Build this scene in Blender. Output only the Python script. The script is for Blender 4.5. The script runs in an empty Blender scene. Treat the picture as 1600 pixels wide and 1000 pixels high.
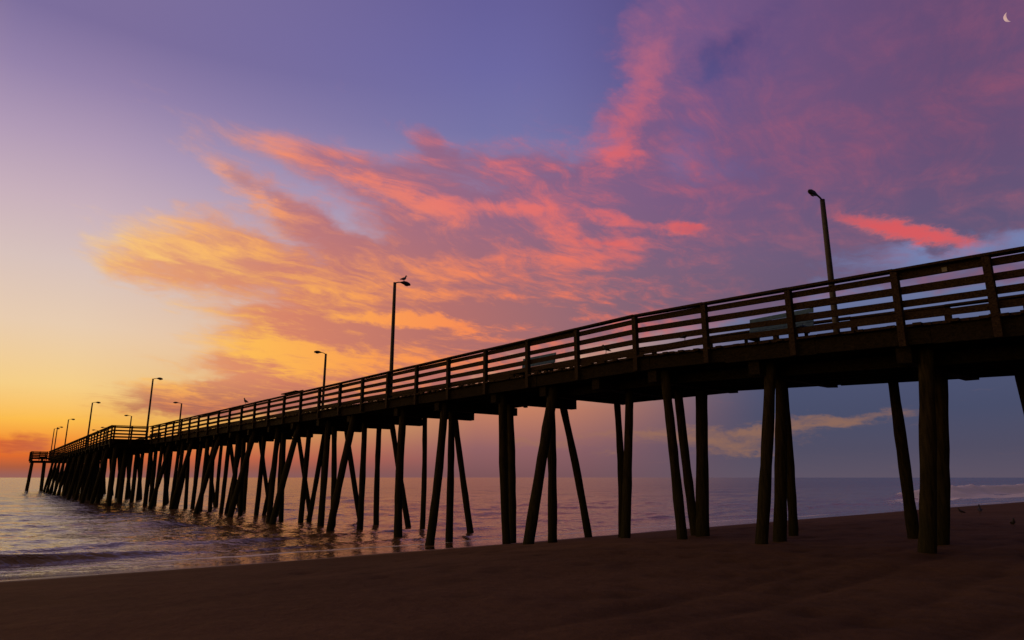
import bpy, math, random
import numpy as np
from mathutils import Vector, Matrix
random.seed(7); np.random.seed(7)
scene=bpy.context.scene
coll=scene.collection
H=2.15
F_PX=1067.0; PITCH=math.atan(246/F_PX); SP,CP=math.sin(PITCH),math.cos(PITCH)
DX,DY=-0.6403,0.7681   # pier direction (seaward)
NX,NY=0.7681,0.6403    # across the pier
def P(s,w,z): return Vector((DX*s+NX*w, DY*s+NY*w, z+H))

# ---------------------------------------------------------------- helpers
def lin(c):
    r=[]
    for v in c[:3]:
        v=v/255.0
        r.append(v/12.92 if v<=0.04045 else ((v+0.055)/1.055)**2.4)
    return (r[0],r[1],r[2],1.0)

class MB:
    def __init__(s): s.v=[]; s.f=[]
    def quadbox(s,c):
        n=len(s.v); s.v+= [tuple(p) for p in c]
        s.f+=[(n,n+3,n+2,n+1),(n+4,n+5,n+6,n+7),(n,n+1,n+5,n+4),(n+1,n+2,n+6,n+5),(n+2,n+3,n+7,n+6),(n+3,n,n+4,n+7)]
    def box(s,F,a0,a1,b0,b1,z0,z1,j=0.0):
        r=lambda: random.uniform(-j,j)
        s.quadbox([F(a0,b0,z0+r()),F(a1,b0,z0+r()),F(a1,b1,z0+r()),F(a0,b1,z0+r()),
                   F(a0,b0,z1+r()),F(a1,b0,z1+r()),F(a1,b1,z1+r()),F(a0,b1,z1+r())])
    def tube(s,pts,rad,sides=12,jit=0.0,ell=(1,1),cap=True,ref=None):
        pts=[Vector(p) for p in pts]; n0=len(s.v)
        for i,p in enumerate(pts):
            d=(pts[min(i+1,len(pts)-1)]-pts[max(i-1,0)]).normalized()
            rf=Vector(ref) if ref else (Vector((0,1,0)) if abs(d.y)<0.9 else Vector((1,0,0)))
            x=d.cross(rf).normalized(); y=x.cross(d).normalized()
            r=rad[i] if not isinstance(rad,(int,float)) else rad
            if isinstance(r,(int,float)): r=(r,r)
            for k in range(sides):
                a=2*math.pi*k/sides; q=1+random.uniform(-jit,jit)
                s.v.append(tuple(p+x*math.cos(a)*r[0]*ell[0]*q+y*math.sin(a)*r[1]*ell[1]*q))
        for i in range(len(pts)-1):
            for k in range(sides):
                a=n0+i*sides+k; b=n0+i*sides+(k+1)%sides
                s.f.append((a,b,b+sides,a+sides))
        if cap:
            s.f.append(tuple(n0+k for k in reversed(range(sides))))
            e=n0+(len(pts)-1)*sides
            s.f.append(tuple(e+k for k in range(sides)))

def mkobj(name,mb,mat,parent=None,smooth=False,bevel=0):
    me=bpy.data.meshes.new(name); me.from_pydata(mb.v,[],mb.f); me.update()
    import bmesh
    bm=bmesh.new(); bm.from_mesh(me); bmesh.ops.recalc_face_normals(bm,faces=bm.faces)
    bm.to_mesh(me); bm.free()
    if smooth:
        for p in me.polygons: p.use_smooth=True
    if mat: me.materials.append(mat)
    o=bpy.data.objects.new(name,me); coll.objects.link(o)
    if parent:
        o.parent=parent
    return o
def empty(name,loc,label,cat,group=None,rot=0,size=0.3):
    e=bpy.data.objects.new(name,None); coll.objects.link(e); e.location=loc; e.rotation_euler=(0,0,rot)
    e.empty_display_size=size; e["label"]=label; e["category"]=cat
    if group: e["group"]=group
    return e

# ---------------------------------------------------------------- materials
def newmat(name):
    m=bpy.data.materials.new(name); m.use_nodes=True
    nt=m.node_tree; b=nt.nodes["Principled BSDF"]; return m,nt,b
def noise(nt,vec,scale,detail=5,rough=0.55,dist=0.0):
    n=nt.nodes.new("ShaderNodeTexNoise"); n.inputs["Scale"].default_value=scale
    n.inputs["Detail"].default_value=detail; n.inputs["Roughness"].default_value=rough
    n.inputs["Distortion"].default_value=dist
    if vec is not None: nt.links.new(vec,n.inputs["Vector"])
    return n
def ramp(nt,fac,stops,interp='LINEAR'):
    r=nt.nodes.new("ShaderNodeValToRGB"); cr=r.color_ramp; cr.interpolation=interp
    while len(cr.elements)>1: cr.elements.remove(cr.elements[-1])
    cr.elements[0].position=stops[0][0]; cr.elements[0].color=stops[0][1]
    for p,c in stops[1:]:
        e=cr.elements.new(p); e.color=c
    nt.links.new(fac,r.inputs["Fac"]); return r
def bump(nt,h,strength,dist,prev=None):
    b=nt.nodes.new("ShaderNodeBump"); b.inputs["Strength"].default_value=strength; b.inputs["Distance"].default_value=dist
    nt.links.new(h,b.inputs["Height"])
    if prev is not None: nt.links.new(prev,b.inputs["Normal"])
    return b.outputs["Normal"]

def wood_mat(name,c1,c2,scale=(1,1,1),rough=0.85,algae=False):
    m,nt,b=newmat(name)
    g=nt.nodes.new("ShaderNodeNewGeometry"); mp=nt.nodes.new("ShaderNodeMapping")
    nt.links.new(g.outputs["Position"],mp.inputs["Vector"])
    mp.inputs["Rotation"].default_value=(0,0,math.radians(-39.8) if not algae else 0)
    mp.inputs["Scale"].default_value=scale
    n=noise(nt,mp.outputs["Vector"],3.0,6,0.65)
    r=ramp(nt,n.outputs["Fac"],[(0.3,(*c1,1)),(0.7,(*c2,1))])
    col=r.outputs["Color"]
    if algae:
        sep=nt.nodes.new("ShaderNodeSeparateXYZ"); nt.links.new(g.outputs["Position"],sep.inputs[0])
        mr=nt.nodes.new("ShaderNodeMapRange"); mr.inputs["From Min"].default_value=0.6; mr.inputs["From Max"].default_value=3.2
        mr.inputs["To Min"].default_value=0.85; mr.inputs["To Max"].default_value=0.0
        nt.links.new(sep.outputs["Z"],mr.inputs["Value"])
        n2=noise(nt,g.outputs["Position"],1.7,4)
        mul=nt.nodes.new("ShaderNodeMath"); mul.operation='MULTIPLY'
        nt.links.new(mr.outputs[0],mul.inputs[0]); nt.links.new(n2.outputs["Fac"],mul.inputs[1])
        mix=nt.nodes.new("ShaderNodeMix"); mix.data_type='RGBA'
        nt.links.new(mul.outputs[0],mix.inputs["Factor"]); nt.links.new(col,mix.inputs[6]); mix.inputs[7].default_value=(0.018,0.021,0.008,1)
        col=mix.outputs[2]
    nt.links.new(col,b.inputs["Base Color"]); b.inputs["Roughness"].default_value=rough
    b.inputs["Specular IOR Level"].default_value=0.06
    nb=bump(nt,n.outputs["Fac"],0.9,0.035); nt.links.new(nb,b.inputs["Normal"])
    return m
M_wood=wood_mat("weathered_wood",(0.010,0.0065,0.0045),(0.058,0.038,0.025),(1,12,12))
M_dark=wood_mat("tarred_timber",(0.006,0.0045,0.003),(0.022,0.016,0.010),(2,6,8))
M_pile=wood_mat("pile_wood",(0.006,0.005,0.003),(0.038,0.029,0.015),(6,6,0.7),0.9,True)
M_bench=wood_mat("painted_bench_slats",(0.05,0.10,0.17),(0.09,0.17,0.27),(3,3,3),0.6)
def plain(name,col,rough=0.5,metal=0.0,sc=8):
    m,nt,b=newmat(name); g=nt.nodes.new("ShaderNodeNewGeometry")
    n=noise(nt,g.outputs["Position"],sc,4)
    r=ramp(nt,n.outputs["Fac"],[(0.3,(col[0]*.6,col[1]*.6,col[2]*.6,1)),(0.75,(col[0]*1.2,col[1]*1.2,col[2]*1.2,1))])
    nt.links.new(r.outputs["Color"],b.inputs["Base Color"]); b.inputs["Roughness"].default_value=rough; b.inputs["Metallic"].default_value=metal
    return m
M_metal=plain("lamp_metal",(0.04,0.035,0.035),0.65,0.2)
M_lens=plain("lamp_lens",(0.25,0.25,0.25),0.25)
M_gull=plain("gull_feathers",(0.2,0.2,0.22),0.8,0,20)
M_pigeon=plain("pigeon_feathers",(0.03,0.03,0.035),0.8,0,20)
M_leg=plain("bird_leg",(0.06,0.03,0.02),0.7)
M_sign=plain("notice_plate",(0.15,0.14,0.14),0.6)

# ---------------------------------------------------------------- pier frames
def deckz(s): return 2.95-0.044*max(0.0,10.8-s)
W0=13.2; WID=3.7
def F1(a,b,z): return P(a,W0+b,deckz(a)+z)
e_len=math.hypot(70,3.6); EX,EY=70/e_len,3.6/e_len
def F2(a,b,z): return P(61.5+a*EX-b*EY,10.6+a*EY+b*EX,2.95+z)
WID2=4.9

pier_loc=P(3,15,-1.2)
pier=empty("fishing_pier",pier_loc,"long weathered wooden fishing pier on leaning timber piles","pier",size=2)
def part(name,mb,mat,parent=None,label=None,bevel=0,smooth=False,kind=None):
    o=mkobj(name,mb,mat,parent or pier,smooth,bevel)
    if parent is None: o.location=-Vector(pier_loc)
    if label: o["label"]=label
    if kind: o["kind"]=kind
    return o

def planks(F,a0,a1,b0,b1,step=0.145):
    mb=MB(); a=a0
    while a<a1:
        w=min(step-0.008,a1-a)
        dz=random.uniform(-0.006,0.010)
        mb.box(F,a,a+w,b0-0.08+random.uniform(-0.06,0.04),b1+0.08+random.uniform(-0.06,0.05),-0.05+dz,0.0+dz)
        a+=step
    return mb
TB=-2.2; TE=8.0
def merge(m1,m2):
    n=len(m1.v); m1.v+=m2.v; m1.f+=[tuple(i+n for i in f) for f in m2.f]
mb=planks(F1,-4,61.4,0,WID); part("deck",mb,M_wood)
mb=planks(F2,0.05,8.4,0,6.3,0.29); merge(mb,planks(F2,8.75,70,0,WID2,0.29)); merge(mb,planks(F2,70.05,76,TB,TE,0.29))
part("deck",mb,M_wood)
def stringers(F,a0,a1,b0,b1,count,bay=2.08,z0=-0.36,z1=-0.062):
    mb=MB()
    for k in range(count):
        b=b0+ (b1-b0-0.09)*k/(count-1)
        a=a0
        while a<a1-0.1:
            e=min(a+bay,a1)
            dz=random.uniform(-0.03,0.02)
            mb.box(F,a+0.004,e-0.004,b+random.uniform(-.006,.006),b+0.085,z0+dz,z1,0.006)
            a=e
    return mb
part("deck_beam",stringers(F1,-4,61.4,0.0,WID,7),M_dark)
part("deck_beam",stringers(F1,-4,14.3,0.9,WID-.05,6,2.9,-0.62,-0.395),M_dark)
part("deck_beam",stringers(F2,0.1,70,0.0,WID2,5,4.2),M_dark)
part("deck_beam",stringers(F2,0.1,8.6,WID2+.15,6.3,3,4.2),M_dark)
part("deck_beam",stringers(F2,70.1,75.9,TB+.1,TE-.1,8,5.8),M_dark)

# railings
def railing(F,a0,a1,b,side,posts,boards=(0.855,0.59,0.335,0.10),ph=-0.36):
    mb=MB(); st=sorted(posts)
    ends=[a0]+[p for p in st if a0+0.3<p<a1-0.3]+[a1]
    for i in range(len(ends)-1):
        x0,x1=ends[i]+0.003,ends[i+1]-0.003
        for z in boards:
            dz=random.uniform(-0.015,0.012)
            bb0,bb1=(b,b+0.04) if side<0 else (b-0.04,b)
            mb.box(F,x0,x1,bb0,bb1,z+dz,z+dz+0.125+random.uniform(-.008,.006),0.010)
        dz=random.uniform(-0.004,0.006)
        c0,c1=(b-0.13,b+0.075) if side<0 else (b-0.075,b+0.13)
        mb.box(F,x0,x1,c0,c1,1.008+dz,1.052+dz,0.004)
    r=part("railing",mb,M_wood)
    for p in posts:
        pm=MB(); q=0.06
        b0,b1=(b-0.115,b-0.003) if side<0 else (b+0.003,b+0.115)
        t=random.uniform(-0.02,0.02); pz=ph+random.uniform(-.05,.03)
        pm.quadbox([F(p-q,b0,pz),F(p+q,b0,pz),F(p+q,b1,pz),F(p-q,b1,pz),
                    F(p-q+t,b0,0.995),F(p+q+t,b0,0.995),F(p+q+t,b1,0.995),F(p-q+t,b1,0.995)])
        part("railing_post",pm,M_wood,r)
    return r
posts=[-1.0,1.1,3.3]+[4.76+2.055*k for k in range(28)]
railing(F1,-4,61.3,0,-1,[p for p in posts if p<61.2])
railing(F1,-4,61.3,WID,1,[p+0.4 for p in posts if p<60.8])
posts2=[0.15+2.2*k for k in range(32)]
railing(F2,0,69.9,0,-1,posts2)
railing(F2,0,8.5,6.3,1,[p for p in posts2 if p<8.5])
railing(F2,8.6,69.9,WID2,1,[p for p in posts2 if p>8.6])
def Fx(a0): 
    return lambda a,b,z: F2(a0+b,a,z)
railing(Fx(0.0),0.02,2.5,0,-1,[0.1,1.3,2.4])
railing(Fx(70.0),TB,-0.15,0,-1,[TB+.1,-1.2,-0.2])
railing(Fx(70.0),5.1,TE,0,-1,[5.2,6.6,TE-.1])
railing(Fx(76.0),TB,TE,0,1,[TB+.1+2*k for k in range(6)])
railing(F2,70.1,75.9,TB,-1,[70.3,72.2,74,75.8])

# cap beams and piles
def cap(F,a,b0,b1):
    mb=MB(); mb.box(F,a-0.13,a+0.13,b0,b1,-0.66,-0.365,0.01)
    part("cap_beam",mb,M_dark)
npile=[0]
def ground(s):
    xs=[-60,-5,0,5,8,10,12,15.3,18,20,24,40,80,400,12000]
    ys=[-0.5,-1.1,-1.2,-1.2,-1.25,-1.3,-1.42,-1.72,-1.98,-2.12,-2.5,-4,-6,-9,-12]
    return float(np.interp(s,xs,ys))
overflow=MB()
def pile(st,wt,sb,wb,r=0.13,ztop=None,zb=None):
    if ztop is None: ztop=deckz(st)-0.37
    g=ground(sb)-0.7 if zb is None else zb
    gg=max(ground(sb),-2.15)
    T=P(st,wt,ztop); B=P(sb,wb,gg)
    D=(B-T); B2=T+D*((T.z-(g+H))/(T.z-(gg+H)))
    pts=[];rad=[]
    bx,by=random.uniform(-.06,.06),random.uniform(-.06,.06)
    for i in range(13):
        t=i/12; p=T.lerp(B2,t); k=math.sin(math.pi*t); pts.append(p+Vector((bx*k,by*k,0))); rad.append(r*(0.92+0.14*t)*random.uniform(.94,1.06))
    if npile[0]<99:
        mb=MB(); mb.tube(pts,rad,14,0.05); part("pile",mb,M_pile,smooth=True); npile[0]+=1
    else:
        overflow.tube(pts,rad,8,0.03)
near=[(4.58,13.65,4.95,13.5,.135),(4.95,15.4,5.35,15.3,.14),(6.3,16.5,6.5,17.1,.12),(3.9,16.5,4.0,17.3,.12),(1.5,13.6,1.5,13.2,.13),
(7.66,13.7,7.95,13.25,.125),(7.98,14.7,8.2,14.4,.135),(9.2,17.0,9.2,16.8,.11),
(10.4,13.56,10.4,13.9,.12),(11.3,15.25,11.3,15.7,.12),(10.9,15.8,10.9,15.45,.165),
(12.4,14.6,12.4,14.2,.12),(14.5,16.4,14.5,16.4,.11),
(14.4,13.6,14.4,12.6,.15),(14.9,13.9,14.9,13.9,.13),(16.6,16.0,16.6,17.1,.125),
(16.8,13.6,16.8,13.8,.125),(17.4,14.4,17.4,14.5,.12),
(20.0,13.6,20.0,13.1,.145),(20.3,14.1,20.3,14.1,.125),(23.0,16.1,23.0,17.0,.125),
(22.8,13.6,22.8,13.6,.15),(27.7,15.9,27.7,17.0,.13),(25.5,16.3,25.5,16.3,.11),
(26.6,13.5,26.6,12.7,.15),(27.0,14.2,27.0,14.2,.13),(19.8,16.2,19.8,16.3,.12)]
for q in near: pile(q[0],q[1],q[2],q[3],q[4]*1.0)
for a in (1.5,4.85,7.85,10.6,12.5,14.6,16.9,20.1,22.9,26.8): cap(F1,a,0.12,WID-.03+(random.uniform(0,.1) if a>14 else 0))
s=29.7; typ=0
while s<60:
    cap(F1,s,0.05,WID+0.1)
    if typ==0:
        pile(s-.2,13.7,s-.2,13.6,.14); pile(s+.3,14.2,s+.3,14.4,.13); pile(s,16.4,s,16.5,.13)
    else:
        pile(s-.1,13.6,s-.1,12.65,.15); pile(s+.3,14.3,s+.4,14.2,.13); pile(s,16.1,s,17.2,.13); 
        pile(s+.4,15.2,s+.4,14.6,.12)
    typ=1-typ; s+=2.95+random.uniform(-.15,.15)
def sw2(a,b): return (61.5+a*EX-b*EY,10.6+a*EY+b*EX)
a=0.4; typ=0
while a<69.5:
    cap(F2,a,-0.05,WID2+(1.4 if a<8 else 0.1))
    for (bt,bb) in ([(0.3,-0.4),(1.6,1.6),(4.5,5.2)] if typ else [(0.4,0.4),(2.9,2.9),(4.4,4.4)]):
        t=sw2(a,bt); u=sw2(a,bb); pile(t[0],t[1],u[0],u[1],.17)
    typ=1-typ; a+=3.3
for a in (70.6,73,75.5):
    cap(F2,a,TB,TE)
    for (bt,bb) in ((TB+.3,TB+.1),(-0.3,-.2),(3,3),(6,6),(TE-.4,TE)):
        t=sw2(a,bt); u=sw2(a,bb); pile(t[0],t[1],u[0],u[1],.14)
if overflow.v: part("pile",overflow,M_pile,kind="stuff",smooth=True,label="dense rows of distant timber piles standing in the sea")

mb=MB(); mb.box(F1,3.92,4.0,-0.02,-0.005,0.87,0.95); part("notice_plate",mb,M_sign)

# ---------------------------------------------------------------- lamps
def lamp_meshes():
    pole=MB(); pts=[(0,0,z) for z in (0,1,2,3,4,4.72)]
    pole.tube(pts,[.08,.078,.074,.07,.066,.06],10)
    pole.box(lambda a,b,z:Vector((a,b,z)),-.11,.11,-.11,.11,0,.06)
    arm=MB(); arm.tube([(0.0,0,4.66),(.08,0,4.73),(.20,0,4.765),(.34,0,4.775)],.024,8)
    head=MB()
    head.tube([(.26,0,4.775),(.32,0,4.775),(.42,0,4.782),(.56,0,4.775),(.68,0,4.755),(.73,0,4.74)],
              [(.025,.025),(.045,.033),(.08,.048),(.088,.05),(.065,.033),(.02,.015)],12)
    lens=MB(); lens.tube([(.42,0,4.735),(.49,0,4.72),(.58,0,4.715),(.65,0,4.728)],[(.03,.015),(.06,.024),(.058,.024),(.025,.015)],10)
    return [("pole",pole,M_metal),("arm",arm,M_metal),("lamp_head",head,M_metal),("lens",lens,M_lens)]
ang_n=math.atan2(NY,NX)
proto=None
def add_lamp(loc,rot,h=1.0,label=None,tilt=(0,0)):
    global proto
    lab=label or "tall dark metal lamp post with curved arm on the pier"
    e=empty("street_lamp",loc,lab,"street lamp","lamp posts along the fishing pier",rot)
    e.rotation_euler=(tilt[0],tilt[1],rot); e.scale=(1,1,h)
    if proto is None:
        proto=[]
        os={}
        for n,mbm,mt in lamp_meshes():
            o=mkobj(n,mbm,mt,e if n!="lens" else os["lamp_head"],True); os[n]=o; proto.append(o)
    else:
        hd=None
        for o in proto:
            c=o.copy(); coll.objects.link(c); c.parent=hd if o.name.startswith("lens") else e
            if o.name.startswith("lamp_head"): hd=c
    return e
add_lamp(F1(7.55,WID-.15,0),ang_n+math.pi,0.89)
add_lamp(F1(23.4,0.15,0),ang_n,1.0,"tall lamp post on the pier with a gull on its arm")
add_lamp(F1(37.0,WID-.15,0),ang_n+math.pi,0.86)
add_lamp(F1(61.0,-0.3,0),ang_n,1.03)
add_lamp(F2(7.0,6.1,0),ang_n+math.pi,0.79)
def F2s(s,b): return F2((s-61.5),b,0)
for s,b,f,h in [(81,0.2,0,.95),(87,4.7,1,.80),(107,0.2,0,.95),(117,4.7,1,.80),(125,0.2,0,.95),(133,0.3,0,1.0),(107,4.7,1,.76)]:
    add_lamp(F2s(s,b),ang_n+(math.pi if f else 0),h)

# ---------------------------------------------------------------- benches
def bench(s,w):
    e=empty("park_bench",P(s,w,deckz(s)),"blue grey slatted bench standing on the pier deck","bench","benches on the pier deck",math.atan2(DY,DX))
    G=lambda a,b,z:Vector((a,b,z))
    st=MB()
    for k in range(5): st.box(G,-.8,.8,-.22+k*.1,-.22+k*.1+.085,.43,.46)
    mkobj("seat",st,M_bench,e)
    bk=MB()
    for k in range(4):
        y=-.25-.02*k; z=.50+k*.112
        bk.quadbox([G(-.8,y-.02,z),G(.8,y-.02,z),G(.8,y,z),G(-.8,y,z),G(-.8,y-.035,z+.103),G(.8,y-.035,z+.103),G(.8,y-.015,z+.103),G(-.8,y-.015,z+.103)])
    mkobj("backrest",bk,M_bench,e)
    for x in (-.62,.62):
        lg=MB()
        lg.box(G,x-.03,x+.03,.18,.24,0,.427); lg.box(G,x-.03,x+.03,-.28,-.22,0,.427)
        lg.box(G,x-.028,x+.028,-.215,.175,.36,.425)
        lg.quadbox([G(x-.03,-.36,.43),G(x+.03,-.36,.43),G(x+.03,-.30,.43),G(x-.03,-.30,.43),G(x-.03,-.42,.94),G(x+.03,-.42,.94),G(x+.03,-.36,.94),G(x-.03,-.36,.94)])
        lg.box(G,x-.029,x+.029,-.36,-.281,.37,.43)
        mkobj("leg",lg,M_dark,e)
bench(8.0,14.6); bench(16.4,14.5)
e=empty("bait_table",F1(32.8,0,1.05),"dark wooden bait table fixed on the pier railing","table",rot=math.atan2(DY,DX))
G=lambda a,b,z:Vector((a,b,z))
t=MB(); t.box(G,-.9,.9,-.2,.2,.05,.09); t.box(G,-.9,.9,-.21,-.17,.094,.15); mkobj("table_top",t,M_dark,e)
for x in (-.75,0,.75):
    t=MB(); t.box(G,x-.04,x+.04,-.05,.05,0,.048); mkobj("leg",t,M_dark,e)

# ---------------------------------------------------------------- birds
def bird(name,loc,rot,size,mat,label,cat,neck=1.0):
    e=empty(name,loc,label,cat,rot=rot,size=.1); e.scale=(size,)*3
    b=MB()
    b.tube([(-.62,0,.30),(-.45,0,.36),(-.25,0,.42),(-.05,0,.48),(.10,0,.56),(.20,0,.66),(.24,0,.76+.04*neck),(.27,0,.84+.05*neck),(.32,0,.88+.05*neck),(.38,0,.87+.05*neck),(.44,0,.85+.05*neck),(.53,0,.82+.05*neck)],
      [(.03,.012),(.08,.035),(.13,.10),(.175,.16),(.17,.15),(.12,.115),(.085,.085),(.08,.085),(.08,.078),(.05,.05),(.02,.022),(.004,.006)],12,ref=(0,1,0))
    for sd in (-1,1):
        b.tube([(.10,sd*.12,.58),(-.05,sd*.15,.52),(-.28,sd*.12,.43),(-.5,sd*.06,.35),(-.66,sd*.02,.30)],[(.02,.05),(.035,.11),(.03,.09),(.02,.05),(.005,.01)],8,ref=(0,1,0))
    mkobj("body",b,mat,e,True)
    for sd in (-1,1):
        l=MB(); l.tube([(0.0,sd*.06,.42),(-.02,sd*.06,.22),(0,sd*.06,.02)],[.03,.018,.015],6)
        for a in (-.5,0,.5): l.tube([(0,sd*.06,.015),(.1*math.cos(a),sd*.06+.1*math.sin(a),.008)],[.012,.006],5)
        mkobj("leg",l,M_leg,e,True)
gl=F1(23.4,0.15,0)+Vector((NX*.42,NY*.42,4.79))
bird("gull",gl,math.radians(45),.33,M_gull,"grey gull standing on the arm of a lamp post","bird")
bird("pigeon",F1(12.0,0.02,.225),math.radians(200),.24,M_pigeon,"small dark pigeon perched on a lower pier rail","bird",.3)
bird("pigeon",F1(9.5,0.02,.225),math.radians(20),.24,M_pigeon,"small dark pigeon perched on a lower pier rail","bird",.3)
bird("pigeon",F1(39.3,-0.03,1.05),math.radians(150),.40,M_pigeon,"dark bird perched on top of the pier railing","bird",.6)
bird("shorebird",P(9.0,28,ground(9.0)),math.radians(170),.24,M_pigeon,"small dark bird standing on the sand near the surf","bird")
bird("shorebird",P(8.6,28.6,ground(8.6)),math.radians(60),.34,M_pigeon,"small dark bird standing on the sand near the surf","bird")
bird("shorebird",P(5.6,20.9,ground(5.6)),math.radians(250),.24,M_pigeon,"small dark bird standing alone on dry sand","bird")

# ---------------------------------------------------------------- grid meshes
def grid(name,S,Wc,Z,mat,foam=None):
    ns,nw=len(S),len(Wc)
    SS,WW=np.meshgrid(S,Wc,indexing='ij')
    X=DX*SS+NX*WW; Y=DY*SS+NY*WW
    co=np.stack([X,Y,Z+H],-1).reshape(-1,3)
    i=np.arange(ns-1)[:,None]*nw+np.arange(nw-1)[None,:]
    q=np.stack([i,i+nw,i+nw+1,i+1],-1).reshape(-1,4)
    me=bpy.data.meshes.new(name)
    me.vertices.add(len(co)); me.vertices.foreach_set("co",co.astype(np.float32).ravel())
    me.loops.add(q.size); me.loops.foreach_set("vertex_index",q.astype(np.int32).ravel())
    me.polygons.add(len(q)); me.polygons.foreach_set("loop_start",(np.arange(len(q))*4).astype(np.int32))
    me.polygons.foreach_set("loop_total",np.full(len(q),4,dtype=np.int32))
    me.polygons.foreach_set("use_smooth",np.ones(len(q),dtype=bool))
    me.update(calc_edges=True); me.validate()
    if foam is not None:
        at=me.attributes.new("foam",'FLOAT','POINT'); at.data.foreach_set("value",foam.astype(np.float32).ravel())
    me.materials.append(mat)
    o=bpy.data.objects.new(name,me); coll.objects.link(o); 
    if me.polygons[len(q)//2].normal.z<0: me.flip_normals()
    return o
def geo(start,step,growth,end):
    r=[];x=start
    while x<end: step*=growth; x+=step; r.append(x)
    return r
def nz(SS,WW,wl,seed,n=14,spread=3.14):
    rs=np.random.RandomState(seed); out=np.zeros_like(SS)
    for k in range(n):
        a=rs.uniform(-spread,spread); L=wl*rs.uniform(.6,1.6); out+=np.sin(2*math.pi*(SS*math.cos(a)+WW*math.sin(a))/L+rs.uniform(0,6.28))
    return out/math.sqrt(n)

# ---- beach
M_sand,nt,b=newmat("beach_sand")
g=nt.nodes.new("ShaderNodeNewGeometry"); pos=g.outputs["Position"]
def mth(nt,op,a,b=None,c=None,clamp=False):
    n=nt.nodes.new("ShaderNodeMath"); n.operation=op; n.use_clamp=clamp
    for i,v in enumerate((a,b,c)):
        if v is None: continue
        if isinstance(v,(int,float)): n.inputs[i].default_value=v
        else: nt.links.new(v,n.inputs[i])
    return n.outputs[0]
def dotp(nt,vec,d):
    n=nt.nodes.new("ShaderNodeVectorMath"); n.operation='DOT_PRODUCT'; nt.links.new(vec,n.inputs[0]); n.inputs[1].default_value=d; return n.outputs["Value"]
def mrange(nt,v,a,b,c=0.0,d=1.0,smooth=True):
    n=nt.nodes.new("ShaderNodeMapRange"); n.interpolation_type='SMOOTHSTEP' if smooth else 'LINEAR'
    nt.links.new(v,n.inputs["Value"])
    for k,x in zip(("From Min","From Max","To Min","To Max"),(a,b,c,d)): n.inputs[k].default_value=x
    return n.outputs[0]
sc=dotp(nt,pos,(DX,DY,0))
nA=noise(nt,pos,0.35,4); nB=noise(nt,pos,6.0,7,0.6); nC=noise(nt,pos,70,2,0.8)
mpS=nt.nodes.new("ShaderNodeMapping"); nt.links.new(pos,mpS.inputs["Vector"]); mpS.inputs["Rotation"].default_value=(0,0,math.radians(-39.8)); mpS.inputs["Scale"].default_value=(0.55,1.0,1)
nF=noise(nt,mpS.outputs["Vector"],0.5,5,0.5,0.4)
sc2=mth(nt,'ADD',sc,mth(nt,'MULTIPLY',mth(nt,'SUBTRACT',nA.outputs["Fac"],0.5),2.0))
wet=mrange(nt,sc2,16.0,18.0)
r1=ramp(nt,mth(nt,'ADD',mth(nt,'MULTIPLY',nB.outputs["Fac"],.3),mth(nt,'ADD',mth(nt,'MULTIPLY',nC.outputs["Fac"],.28),mth(nt,'MULTIPLY',nF.outputs["Fac"],.42))),[(0.38,(0.075,0.041,0.022,1)),(0.62,(0.132,0.074,0.040,1))])
# shade of tracks and hollows painted into the sand colour
atr=nt.nodes.new("ShaderNodeAttribute"); atr.attribute_name="foam"  # on the beach this attribute carries the painted track shade
mix_shade=nt.nodes.new("ShaderNodeMix"); mix_shade.data_type='RGBA'; nt.links.new(mrange(nt,atr.outputs["Fac"],0.0,1.0,0.0,.55,False),mix_shade.inputs["Factor"]); nt.links.new(r1.outputs["Color"],mix_shade.inputs[6]); mix_shade.inputs[7].default_value=(0.034,0.019,0.011,1)
mix=nt.nodes.new("ShaderNodeMix"); mix.data_type='RGBA'
nt.links.new(wet,mix.inputs["Factor"]); nt.links.new(mix_shade.outputs[2],mix.inputs[6]); mix.inputs[7].default_value=(0.045,0.025,0.013,1)
nt.links.new(mix.outputs[2],b.inputs["Base Color"])
nt.links.new(mrange(nt,wet,0,1,0.95,0.09,False),b.inputs["Roughness"])
nt.links.new(mrange(nt,wet,0,1,0.05,1.0,False),b.inputs["Specular IOR Level"])
dry=mrange(nt,wet,0,1,1.0,0.02,False)
h=mth(nt,'ADD',mth(nt,'MULTIPLY',nB.outputs["Fac"],0.3),mth(nt,'ADD',mth(nt,'MULTIPLY',nC.outputs["Fac"],0.04),mth(nt,'MULTIPLY',nF.outputs["Fac"],0.5)))
h=mth(nt,'MULTIPLY',h,dry)
nt.links.new(bump(nt,h,0.7,0.10),b.inputs["Normal"])

S=np.array([-r for r in geo(20,1,1.15,6000)][::-1]+list(np.arange(-20,-4,.5))+list(np.arange(-4,26,.11))+geo(26,.3,1.15,9500))
Wc=np.array([-r for r in geo(15,.3,1.12,8000)][::-1]+list(np.arange(-15,40,.15))+geo(40,.25,1.08,8000))
SS,WW=np.meshgrid(S,Wc,indexing='ij')
Z=np.interp(SS,[-6000,-60,-5,0,5,8,10,12,15.3,18,20,24,40,80,400,12000],[-.5,-0.5,-1.1,-1.2,-1.2,-1.25,-1.3,-1.42,-1.72,-1.98,-2.12,-2.5,-4,-6,-9,-12])
fade=np.clip((17.5-SS)/4,0,1)*np.exp(-np.abs(SS)/200)
Z+= (0.010*nz(SS,WW,2.2,1)+0.006*nz(SS,WW,0.9,2)+0.05*nz(SS,WW,11,3))*fade*np.clip(1-np.abs(WW-12)/90,0,1)
Z+=0.012*nz(SS,WW,14,4,6,0.4)*np.clip((30-SS)/10,0,1)*np.clip(1-np.abs(WW-12)/90,0,1)
Z+=0.07*np.clip((8-WW)/8,0,1)*np.clip((SS-12)/6,0,1)*np.clip((28-SS)/4,0,1)
near_=np.clip(1-np.abs(WW-5)/40,0,1)
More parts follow.
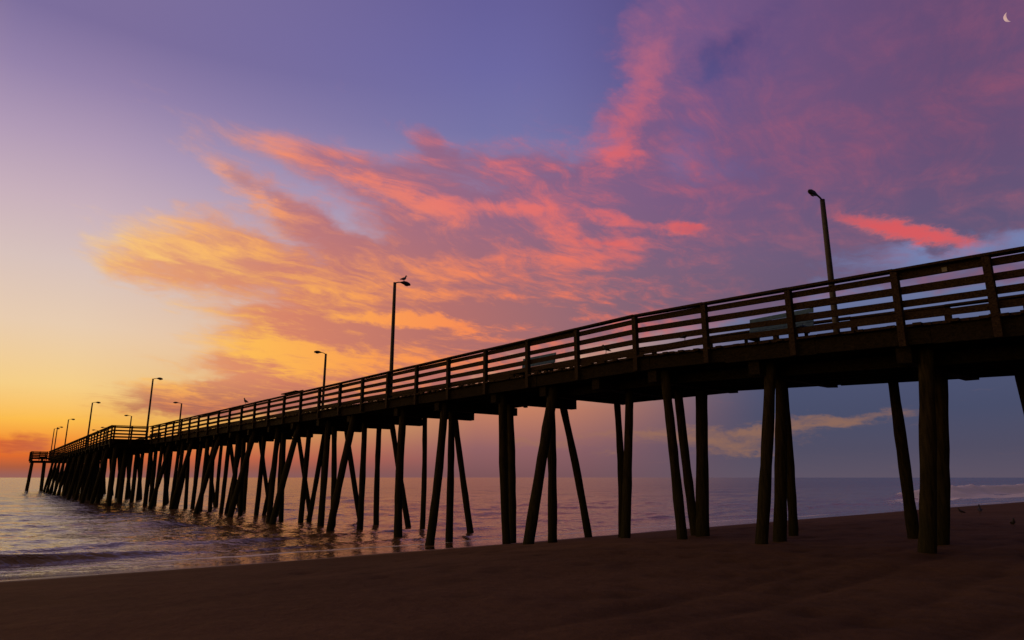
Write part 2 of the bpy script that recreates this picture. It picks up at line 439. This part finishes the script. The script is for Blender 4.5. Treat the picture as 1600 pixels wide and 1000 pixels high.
track_shade=np.zeros_like(SS)  # mask of shade painted along furrows, ruts and footprints
for (c0,am,wd,f1_,f2_,sl) in ((3.5,.06,.18,.35,.9,.05),(1.6,.045,.15,.5,1.3,.08),(9.5,.03,.3,.25,.8,-.02)):
    d=(SS-c0-0.5*np.sin(WW*f1_)-.15*np.sin(WW*f2_+c0)-sl*WW)
    Z-=am/(1+np.exp(-d/wd))*near_; track_shade+=.5*np.exp(-(d/.16)**2)*near_*(.5+.5*np.sin(WW*.7+c0))
for c0 in (2.3,4.1,-.2):
    c=c0+.25*np.sin(WW*.3+c0)+.02*WW
    for o_ in (0,.9):
        k_=near_*np.clip((WW-1)/6,0.05,1)
        Z-=.035*np.exp(-((SS-c-o_)/.12)**2)*k_; track_shade+=.7*np.exp(-((SS-c-o_)/.12)**2)*k_*np.clip(nz(SS,WW,1.5,33)+.4,0,1)
rs=np.random.RandomState(5)
for k in range(480):
    s0=rs.uniform(-2,13); w0=rs.uniform(5,26); a=rs.uniform(0.06,0.12); dd=rs.uniform(.015,.045)
    m=(np.abs(S-s0)<.6); m2=(np.abs(Wc-w0)<.6)
    if m.any() and m2.any():
        ix=np.ix_(m,m2); d2=((SS[ix]-s0)**2+((WW[ix]-w0)*.75)**2)/(2*(a*1.3)**2)
        Z[ix]-=dd*np.exp(-d2)*1.0-dd*.4*np.exp(-d2/3); track_shade[ix]+=.6*np.exp(-d2)
o=grid("beach",S,Wc,Z,M_sand,np.clip(track_shade,0,1)); o["kind"]="structure"; o["label"]="brown sandy beach sloping down to wet sand"; o["category"]="beach"

# ---- sea
M_sea,nt,b=newmat("sea_water")
g=nt.nodes.new("ShaderNodeNewGeometry"); pos=g.outputs["Position"]
b.inputs["IOR"].default_value=1.65
mp=nt.nodes.new("ShaderNodeMapping"); nt.links.new(pos,mp.inputs["Vector"]); mp.inputs["Rotation"].default_value=(0,0,math.radians(-39.8)); mp.inputs["Scale"].default_value=(0.55,1.0,1)
n1=noise(nt,mp.outputs["Vector"],2.4,3,0.55,0.5); n2=noise(nt,mp.outputs["Vector"],8,2,0.5,0.3); n3=noise(nt,mp.outputs["Vector"],0.35,3,0.5,0.3)
sc=dotp(nt,pos,(DX,DY,0))
far=mrange(nt,sc,28,90)
hh=mth(nt,'ADD',n1.outputs["Fac"],mth(nt,'ADD',mth(nt,'MULTIPLY',n2.outputs["Fac"],0.22),mth(nt,'MULTIPLY',mth(nt,'MULTIPLY',n3.outputs["Fac"],far),5.0)))
nb=bump(nt,hh,1.0,0.085)
at=nt.nodes.new("ShaderNodeAttribute"); at.attribute_name="foam"
nf=noise(nt,pos,2.6,6,0.7,0.8)
fm=mth(nt,'ADD',mth(nt,'SUBTRACT',at.outputs["Fac"],0.5),mth(nt,'MULTIPLY',mth(nt,'SUBTRACT',nf.outputs["Fac"],0.5),1.5))
fm=mrange(nt,fm,0.0,0.25)
fm=mth(nt,'MULTIPLY',fm,mrange(nt,at.outputs["Fac"],0.05,0.3))
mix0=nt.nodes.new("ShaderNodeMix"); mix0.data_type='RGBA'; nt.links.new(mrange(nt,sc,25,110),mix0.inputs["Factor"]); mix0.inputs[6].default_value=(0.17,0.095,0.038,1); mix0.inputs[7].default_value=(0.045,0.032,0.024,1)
mix=nt.nodes.new("ShaderNodeMix"); mix.data_type='RGBA'; nt.links.new(fm,mix.inputs["Factor"]); nt.links.new(mix0.outputs[2],mix.inputs[6]); mix.inputs[7].default_value=(0.96,0.92,0.87,1)
nt.links.new(mix.outputs[2],b.inputs["Base Color"])
rf=mth(nt,'ADD',0.09,mth(nt,'MULTIPLY',far,0.10))
rf=mth(nt,'ADD',rf,mth(nt,'MULTIPLY',fm,0.6))
nt.links.new(rf,b.inputs["Roughness"])
nt.links.new(nb,b.inputs["Normal"])
S=np.array(list(np.arange(17,46,.11))+geo(46,.12,1.025,12000))
Wc=np.array([-r for r in geo(12,.25,1.05,12000)][::-1]+list(np.arange(-12,45,.25))+geo(45,.25,1.03,12000))
SS,WW=np.meshgrid(S,Wc,indexing='ij')
hs=np.gradient(S)[:,None]+0*WW; hw=np.abs(np.gradient(Wc))[None,:]+0*SS
Z=np.full_like(SS,-2.15)
rs=np.random.RandomState(11)
att=np.clip((SS-19.5)/7,0.15,1)
for k in range(60):
    L=0.6*(28**(k/59)); a=rs.normal(0,0.65); ks,kw=2*math.pi/L*math.cos(a),2*math.pi/L*math.sin(a)
    h=np.maximum(hs*abs(math.cos(a)),hw*abs(math.sin(a)))
    wgt=np.clip(L/(3.0*h)-1,0,1)
    ph=rs.uniform(0,6.28); A=0.0036*L**0.72*rs.uniform(.6,1.4)
    c=np.cos(ks*SS+kw*WW+ph); Z+=A*att*wgt*(c+0.25*np.cos(2*(ks*SS+kw*WW+ph)))
foam=np.zeros_like(SS)
def ridge(s0,amp,wf,wb):
    d=SS-s0; return amp*np.exp(-(d/np.where(d<0,wf,wb))**2)
sh=0.5*np.sin(WW*.21+1)+.25*np.sin(WW*.63)
am=np.clip((8-WW)/6,0.2,1)
Z+=ridge(21.7+sh,0.27*am,.22,.55); foam+=.58*np.exp(-((SS-21.25-sh)/.12)**2)*(0.6+.4*am)
s3=24.8+.8*np.sin(WW*.13+2)+.3*np.sin(WW*.5); Z+=ridge(s3,0.09,.3,1.0); foam+=.5*np.exp(-((SS-s3+.1)/.2)**2)*(.6+.4*np.sin(WW*.4+1))
foam+=.95*np.exp(-((SS-20.35-sh*.5)/.16)**2)
wm=np.clip((WW-68)/16,0,1)*np.clip((230-WW)/60,0,1)
s0=30+1.2*np.sin(WW*.06)+.5*np.sin(WW*.2)
Z+=ridge(s0,1.15,1.2,2.4)*wm; foam+=2.4*np.exp(-((SS-s0+.2)/1.6)**2)*np.clip((WW-72)/9,0,1)*(.8+.2*np.sin(WW*.25))
s1=25.5+1.0*np.sin(WW*.08+1); foam+=1.4*np.exp(-((SS-s1)/1.3)**2)*np.clip((WW-55)/18,0,1)
Z+=ridge(s1+.3,.22,.6,1.0)*np.clip((WW-50)/18,0,1)
Z+=0.2*nz(SS,WW,2.8,21)*np.exp(-((SS-s0+.5)/2.0)**2)*np.clip((WW-74)/10,0,1)*np.clip(.9/hw,0,1)
o=grid("sea",S,Wc,Z,M_sea,np.clip(foam,0,1.8)); o["kind"]="structure"; o["label"]="rippled sea reflecting the sunrise with small breaking waves"; o["category"]="sea"

# ---------------------------------------------------------------- moon
def raydir(px,py):
    u=(px-800)/F_PX; v=(500-py)/F_PX
    return Vector((u,CP-v*SP,SP+v*CP))
md=raydir(1577,26).normalized(); R=27; mc=md*5000
V=-md; up=Vector((0,0,1)); rt=md.cross(up).normalized(); upp=rt.cross(md).normalized()
ang=math.radians(190); Sd=(rt*math.cos(ang)+upp*math.sin(ang)); A=V.cross(Sd).normalized()
mb=MB(); NT,NPH=8,16
for i in range(NPH+1):
    ph=-math.pi/2+math.pi*i/NPH
    for k in range(NT+1):
        th=math.radians(-8+72*k/NT)
        mb.v.append(tuple((math.sin(ph)*A+math.cos(ph)*(math.cos(th)*Sd+math.sin(th)*V))*R))
for i in range(NPH):
    for k in range(NT):
        n=i*(NT+1)+k; mb.f.append((n,n+1,n+NT+2,n+NT+1))
M_moon,nt,b=newmat("moon_light"); b.inputs["Base Color"].default_value=(.3,.28,.26,1)
nn=noise(nt,None,3.0); rr=ramp(nt,nn.outputs["Fac"],[(0.3,lin((190,150,160))),(0.7,lin((225,190,180)))])
nt.links.new(rr.outputs["Color"],b.inputs["Emission Color"]); b.inputs["Emission Strength"].default_value=0.75
mo=mkobj("moon",mb,M_moon,smooth=True); mo.location=mc+Vector((0,0,H)); mo["label"]="thin pale crescent moon in the dawn sky"; mo["category"]="moon"

# ---------------------------------------------------------------- world sky
w=bpy.data.worlds.new("World"); scene.world=w; w.use_nodes=True; nt=w.node_tree
bg=nt.nodes["Background"]; L=nt.links
tc=nt.nodes.new("ShaderNodeTexCoord"); sep=nt.nodes.new("ShaderNodeSeparateXYZ"); L.new(tc.outputs["Generated"],sep.inputs[0])
X,Y,Zc=sep.outputs
M=lambda op,a,b=None,c=None,clamp=False: mth(nt,op,a,b,c,clamp)
az=M('MULTIPLY',M('ARCTAN2',X,Y),57.2958)
hor=M('SQRT',M('ADD',M('MULTIPLY',X,X),M('MULTIPLY',Y,Y)))
el=M('MULTIPLY',M('ARCTAN2',Zc,hor),57.2958)
def ae(px,py):
    d=raydir(px,py); return math.degrees(math.atan2(d.x,d.y)),math.degrees(math.atan2(d.z,math.hypot(d.x,d.y)))
comb=nt.nodes.new("ShaderNodeCombineXYZ"); L.new(az,comb.inputs[0]); L.new(el,comb.inputs[1])
AE=comb.outputs[0]
def vmath(op,a,b):
    n=nt.nodes.new("ShaderNodeVectorMath"); n.operation=op
    for i,v in enumerate((a,b)):
        if isinstance(v,(tuple,list)): n.inputs[i].default_value=v
        else: L.new(v,n.inputs[i])
    return n.outputs[0]
def wnoise(vec,scale,detail=6,rough=.55,dist=0,out="Fac"):
    return noise(nt,vec,scale,detail,rough,dist).outputs[out]
def mapping(vec,loc=(0,0,0),rot=0,scale=(1,1,1),typ='POINT'):
    n=nt.nodes.new("ShaderNodeMapping"); n.vector_type=typ; L.new(vec,n.inputs["Vector"])
    n.inputs["Location"].default_value=loc; n.inputs["Rotation"].default_value=(0,0,rot); n.inputs["Scale"].default_value=scale; return n.outputs[0]
def mixc(f,a,b):
    n=nt.nodes.new("ShaderNodeMix"); n.data_type='RGBA'
    if isinstance(f,float): n.inputs["Factor"].default_value=f
    else: L.new(f,n.inputs["Factor"])
    for i,v in ((6,a),(7,b)):
        if isinstance(v,tuple): n.inputs[i].default_value=v
        else: L.new(v,n.inputs[i])
    return n.outputs[2]
def mixf(f,a,b): return M('ADD',M('MULTIPLY',a,M('SUBTRACT',1.0,f)),M('MULTIPLY',b,f))
ELN=45.0
eln=M('DIVIDE',el,ELN,clamp=True)
def eramp(x,pts):
    st=sorted([(min(1,max(0,ae(x,py)[1]/ELN)),lin(c)) for py,c in pts],key=lambda t:t[0])
    return ramp(nt,eln,st).outputs["Color"]
rl=eramp(50,[(743,(150,96,88)),(730,(172,92,62)),(712,(222,106,46)),(690,(244,142,50)),(655,(252,188,78)),(600,(246,206,134)),(500,(232,204,176)),(400,(216,194,188)),(300,(200,176,188)),(200,(176,154,182)),(100,(148,130,170)),(0,(124,110,156))])
rm=eramp(650,[(743,(124,84,88)),(700,(146,98,100)),(640,(198,128,98)),(560,(226,172,134)),(450,(192,164,172)),(330,(154,142,178)),(200,(118,115,166)),(100,(108,104,162)),(0,(102,96,154))])
rr_=eramp(1400,[(746,(92,82,98)),(700,(80,77,98)),(640,(72,77,104)),(560,(76,83,114)),(460,(104,114,152)),(380,(120,134,182)),(250,(102,98,148)),(100,(88,80,134)),(0,(82,72,124))])
f1=mrange(nt,az,-33,-3,smooth=False); f2=mrange(nt,az,-1,22)
base=mixc(f2,mixc(f1,rl,rm),rr_)
# wide glow round the coming sunrise (out of frame to the side)
gl1=M('MULTIPLY',mrange(nt,az,-39,-52,0.0,1.0),mrange(nt,el,48,10,0.0,.95))
base=mixc(gl1,base,lin((255,198,98)))

den=M('ADD',M('MAXIMUM',Zc,0.0),0.10)
cp=nt.nodes.new("ShaderNodeCombineXYZ"); L.new(M('DIVIDE',X,den),cp.inputs[0]); L.new(M('DIVIDE',Y,den),cp.inputs[1])
CPv=cp.outputs[0]
wz=vmath('SUBTRACT',wnoise(CPv,1.6,3,.5,0,"Color"),(.5,.5,.5))
CW=vmath('ADD',CPv,vmath('MULTIPLY',wz,(.42,.42,0)))
sr=math.atan2(.78,.62)
streak_d=wnoise(mapping(mapping(CW,rot=-sr),scale=(.95,3.2,1)),1.2,9,.60,.2)
wa=vmath('SUBTRACT',wnoise(mapping(AE,scale=(.14,.24,1)),1.0,5,.6,0,"Color"),(.5,.5,.5))
AEW=vmath('ADD',AE,vmath('MULTIPLY',wa,(8.0,4.0,0)))
wa2=vmath('SUBTRACT',wnoise(mapping(AE,loc=(30,7,0),scale=(.24,.5,1)),1.0,6,.68,0,"Color"),(.5,.5,.5))
AEW2=vmath('ADD',AE,vmath('MULTIPLY',wa2,(6.5,2.7,0)))
streak_h=wnoise(mapping(mapping(vmath('ADD',AE,vmath('MULTIPLY',wa,(4.0,3.0,0))),rot=.10),scale=(.078,.42,1)),1.0,9,.61,.12)
fh=mrange(nt,el,12,27)
streak=mixf(fh,streak_h,M('ADD',M('MULTIPLY',streak_d,.6),M('MULTIPLY',streak_h,.4)))
puff=wnoise(CW,2.3,7,.62,.3)
fine=wnoise(mapping(mapping(CW,rot=-sr),scale=(1.0,2.3,1)),5.0,7,.67,.3)
fr=mrange(nt,az,7,21)          # calmer veil of cloud on that side
def blobs(lst,vec,soft=1.35):
    acc=None
    for (x1,y1,x2,y2,hw,st) in lst:
        a=ae(x1,y1); c=ae(x2,y2); cx,cy=(a[0]+c[0])/2,(a[1]+c[1])/2
        ln=math.hypot(c[0]-a[0],c[1]-a[1])/2; an=math.atan2(c[1]-a[1],c[0]-a[0])
        k=abs(ae((x1+x2)/2,(y1+y2)/2-10)[1]-ae((x1+x2)/2,(y1+y2)/2+10)[1])/20
        hwd=hw*k
        m=mapping(vec,(cx,cy,0),an,(ln+hwd,hwd,1),'TEXTURE')
        n=nt.nodes.new("ShaderNodeVectorMath"); n.operation='LENGTH'; L.new(m,n.inputs[0])
        v=mrange(nt,n.outputs["Value"],soft,0.15,0.0,st)
        acc=v if acc is None else M('ADD',acc,v)
    return acc
D=blobs([(200,390,400,400,75,1.0),(310,245,540,380,34,.9),(400,225,760,350,55,.9),(430,430,850,420,105,1.25),
 (650,260,1050,330,85,1.0),(750,390,1280,370,95,1.3),(965,270,1055,20,85,.85),(1000,60,1200,-60,70,.7),(1180,210,1750,130,230,1.4),(1080,-60,1800,-120,150,.9),
 (330,520,980,525,62,1.3),(290,565,760,580,38,1.2),(180,622,660,608,34,2.0),
 (820,470,1300,440,60,1.2),(1330,335,1520,385,24,1.0),(1440,320,1750,335,50,.8),(640,215,700,250,30,.5),(-40,692,100,690,22,.9),(1330,445,1700,420,28,.7)],AEW)
na=M('SUBTRACT',2.4,M('MULTIPLY',fr,1.1))
Dn=M('ADD',D,M('MULTIPLY',M('SUBTRACT',M('ADD',M('MULTIPLY',streak,.65),M('MULTIPLY',puff,.35)),.5),na))
Dn=M('ADD',Dn,M('MULTIPLY',M('SUBTRACT',fine,.5),.8))
mask=mrange(nt,Dn,.2,1.0)
azn=M('DIVIDE',M('ADD',az,45.0),90.0,clamp=True)
def aramp(y,pts):
    st=[(min(1,max(0,(ae(x,y)[0]+45)/90)),lin(c)) for x,c in pts]; return ramp(nt,azn,st).outputs["Color"]
hi_f=mrange(nt,el,ae(800,500)[1],ae(800,270)[1])
top_f=mrange(nt,el,ae(800,300)[1],ae(800,60)[1])
low_f=mrange(nt,el,ae(400,655)[1],ae(400,580)[1])
lit_lo=aramp(520,[(150,(255,206,115)),(400,(254,184,78)),(600,(253,154,74)),(800,(248,126,78)),(1000,(226,108,92)),(1400,(168,102,112))])
lit_hi=aramp(280,[(160,(252,198,130)),(300,(248,160,108)),(500,(243,134,104)),(700,(232,116,108)),(950,(222,102,106)),(1400,(192,90,104))])
lit_top=aramp(80,[(600,(186,112,138)),(1000,(178,102,130)),(1500,(132,86,120))])
sh_lo=aramp(520,[(200,(234,160,108)),(450,(214,126,98)),(700,(178,106,102)),(1000,(126,94,112)),(1400,(94,82,112))])
sh_hi=aramp(280,[(200,(206,146,132)),(500,(168,110,128)),(800,(140,98,130)),(1100,(120,88,128)),(1500,(104,78,114))])
sh_top=aramp(80,[(700,(128,100,148)),(1100,(116,87,134)),(1500,(98,74,114))])
lit=mixc(top_f,mixc(hi_f,lit_lo,lit_hi),lit_top); shd=mixc(top_f,mixc(hi_f,sh_lo,sh_hi),sh_top)
bank_l=aramp(620,[(0,(238,125,55)),(200,(232,136,78)),(400,(234,124,76)),(700,(200,98,82))]); bank_s=aramp(620,[(0,(200,90,52)),(200,(178,104,86)),(400,(160,92,88)),(700,(130,80,94))])
lit=mixc(low_f,bank_l,lit); shd=mixc(low_f,bank_s,shd)
Hl=blobs([(200,375,410,380,52,.5),(300,242,445,335,18,1.0),(400,222,470,232,18,.6),(500,265,740,345,20,.8),(400,425,640,430,50,.4),(480,490,820,514,14,1.2),
 (330,540,600,570,26,1.0),(560,560,760,572,14,.7),(945,235,1000,238,12,.6),(965,240,1035,60,36,.5),(1040,350,1095,356,14,.8),(740,325,860,330,14,.6),(840,350,1010,385,18,.5),
 (1320,332,1530,388,20,1.3),(600,330,1000,400,70,.25),(230,608,400,600,12,.3),(900,330,1060,360,12,.6),(560,455,760,470,12,.5)],AEW2)
la=M('SUBTRACT',1.0,M('MULTIPLY',fr,.55))
lf=M('ADD',M('MULTIPLY',Hl,.85),M('MULTIPLY',la,M('ADD',M('MULTIPLY',M('SUBTRACT',streak,.5),3.6),M('MULTIPLY',M('SUBTRACT',fine,.5),2.2))))
edge=mrange(nt,mask,0.2,1.0,0.25,0.0)
lf=mrange(nt,M('ADD',lf,edge),-0.2,0.98)
cloud=mixc(lf,shd,lit)
red=blobs([(1320,332,1530,388,18,1.0),(1040,350,1095,356,12,.6),(945,235,1000,238,10,.3),(880,370,1010,390,9,.4)],AEW2)
cloud=mixc(mrange(nt,M('MULTIPLY',red,M('ADD',streak,.35)),.10,.9,0,.75),cloud,lin((232,82,76)))
sky=mixc(M('MULTIPLY',mask,.93),base,cloud)
# low pale wisps near the horizon
D2=blobs([(1030,694,1230,690,17,.8),(1100,674,1330,660,14,.85),(1230,656,1440,648,9,.7),(780,693,920,692,8,.8),(900,676,1090,672,9,.75),(930,706,980,706,7,.5),(1110,710,1200,710,6,.5)],AEW2,1.7)
D2=M('ADD',D2,M('MULTIPLY',M('SUBTRACT',wnoise(mapping(AEW,rot=-.03,scale=(.18,1.6,1)),1.0,5,.6),.5),2.2))
sky=mixc(mrange(nt,M('MULTIPLY',D2,mrange(nt,el,7,5.6)),.2,1.3,0,.60),sky,lin((164,116,82)))
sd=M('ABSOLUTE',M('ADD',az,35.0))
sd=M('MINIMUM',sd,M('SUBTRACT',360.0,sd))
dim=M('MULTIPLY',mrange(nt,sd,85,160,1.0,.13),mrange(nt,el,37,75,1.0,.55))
warm=mixc(mrange(nt,el,38,65,0.0,.75),sky,lin((134,106,94)))
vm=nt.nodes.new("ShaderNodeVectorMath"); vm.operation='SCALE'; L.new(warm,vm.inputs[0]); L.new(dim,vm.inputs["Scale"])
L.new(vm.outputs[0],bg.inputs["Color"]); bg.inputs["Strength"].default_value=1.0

# sun: just on the horizon, beyond the pier head
sl=bpy.data.lights.new("sun",'SUN'); sl.energy=0.08; sl.angle=math.radians(2.0); sl.color=(1,.55,.25)
so=bpy.data.objects.new("sun",sl); coll.objects.link(so)
sdv=Vector((math.sin(math.radians(-48)),math.cos(math.radians(-48)),math.tan(math.radians(1.5))))
so.rotation_euler=sdv.to_track_quat('Z','Y').to_euler()

# ---------------------------------------------------------------- camera
cam=bpy.data.cameras.new("camera"); cam.sensor_width=36; cam.lens=36*F_PX/1600; cam.clip_end=30000; cam.clip_start=.05
co=bpy.data.objects.new("camera",cam); coll.objects.link(co); co.location=(0,0,H); co.rotation_euler=(math.pi/2+PITCH,0,0)
scene.camera=co
scene.view_settings.view_transform='Standard'; scene.view_settings.look='None'; scene.view_settings.exposure=0
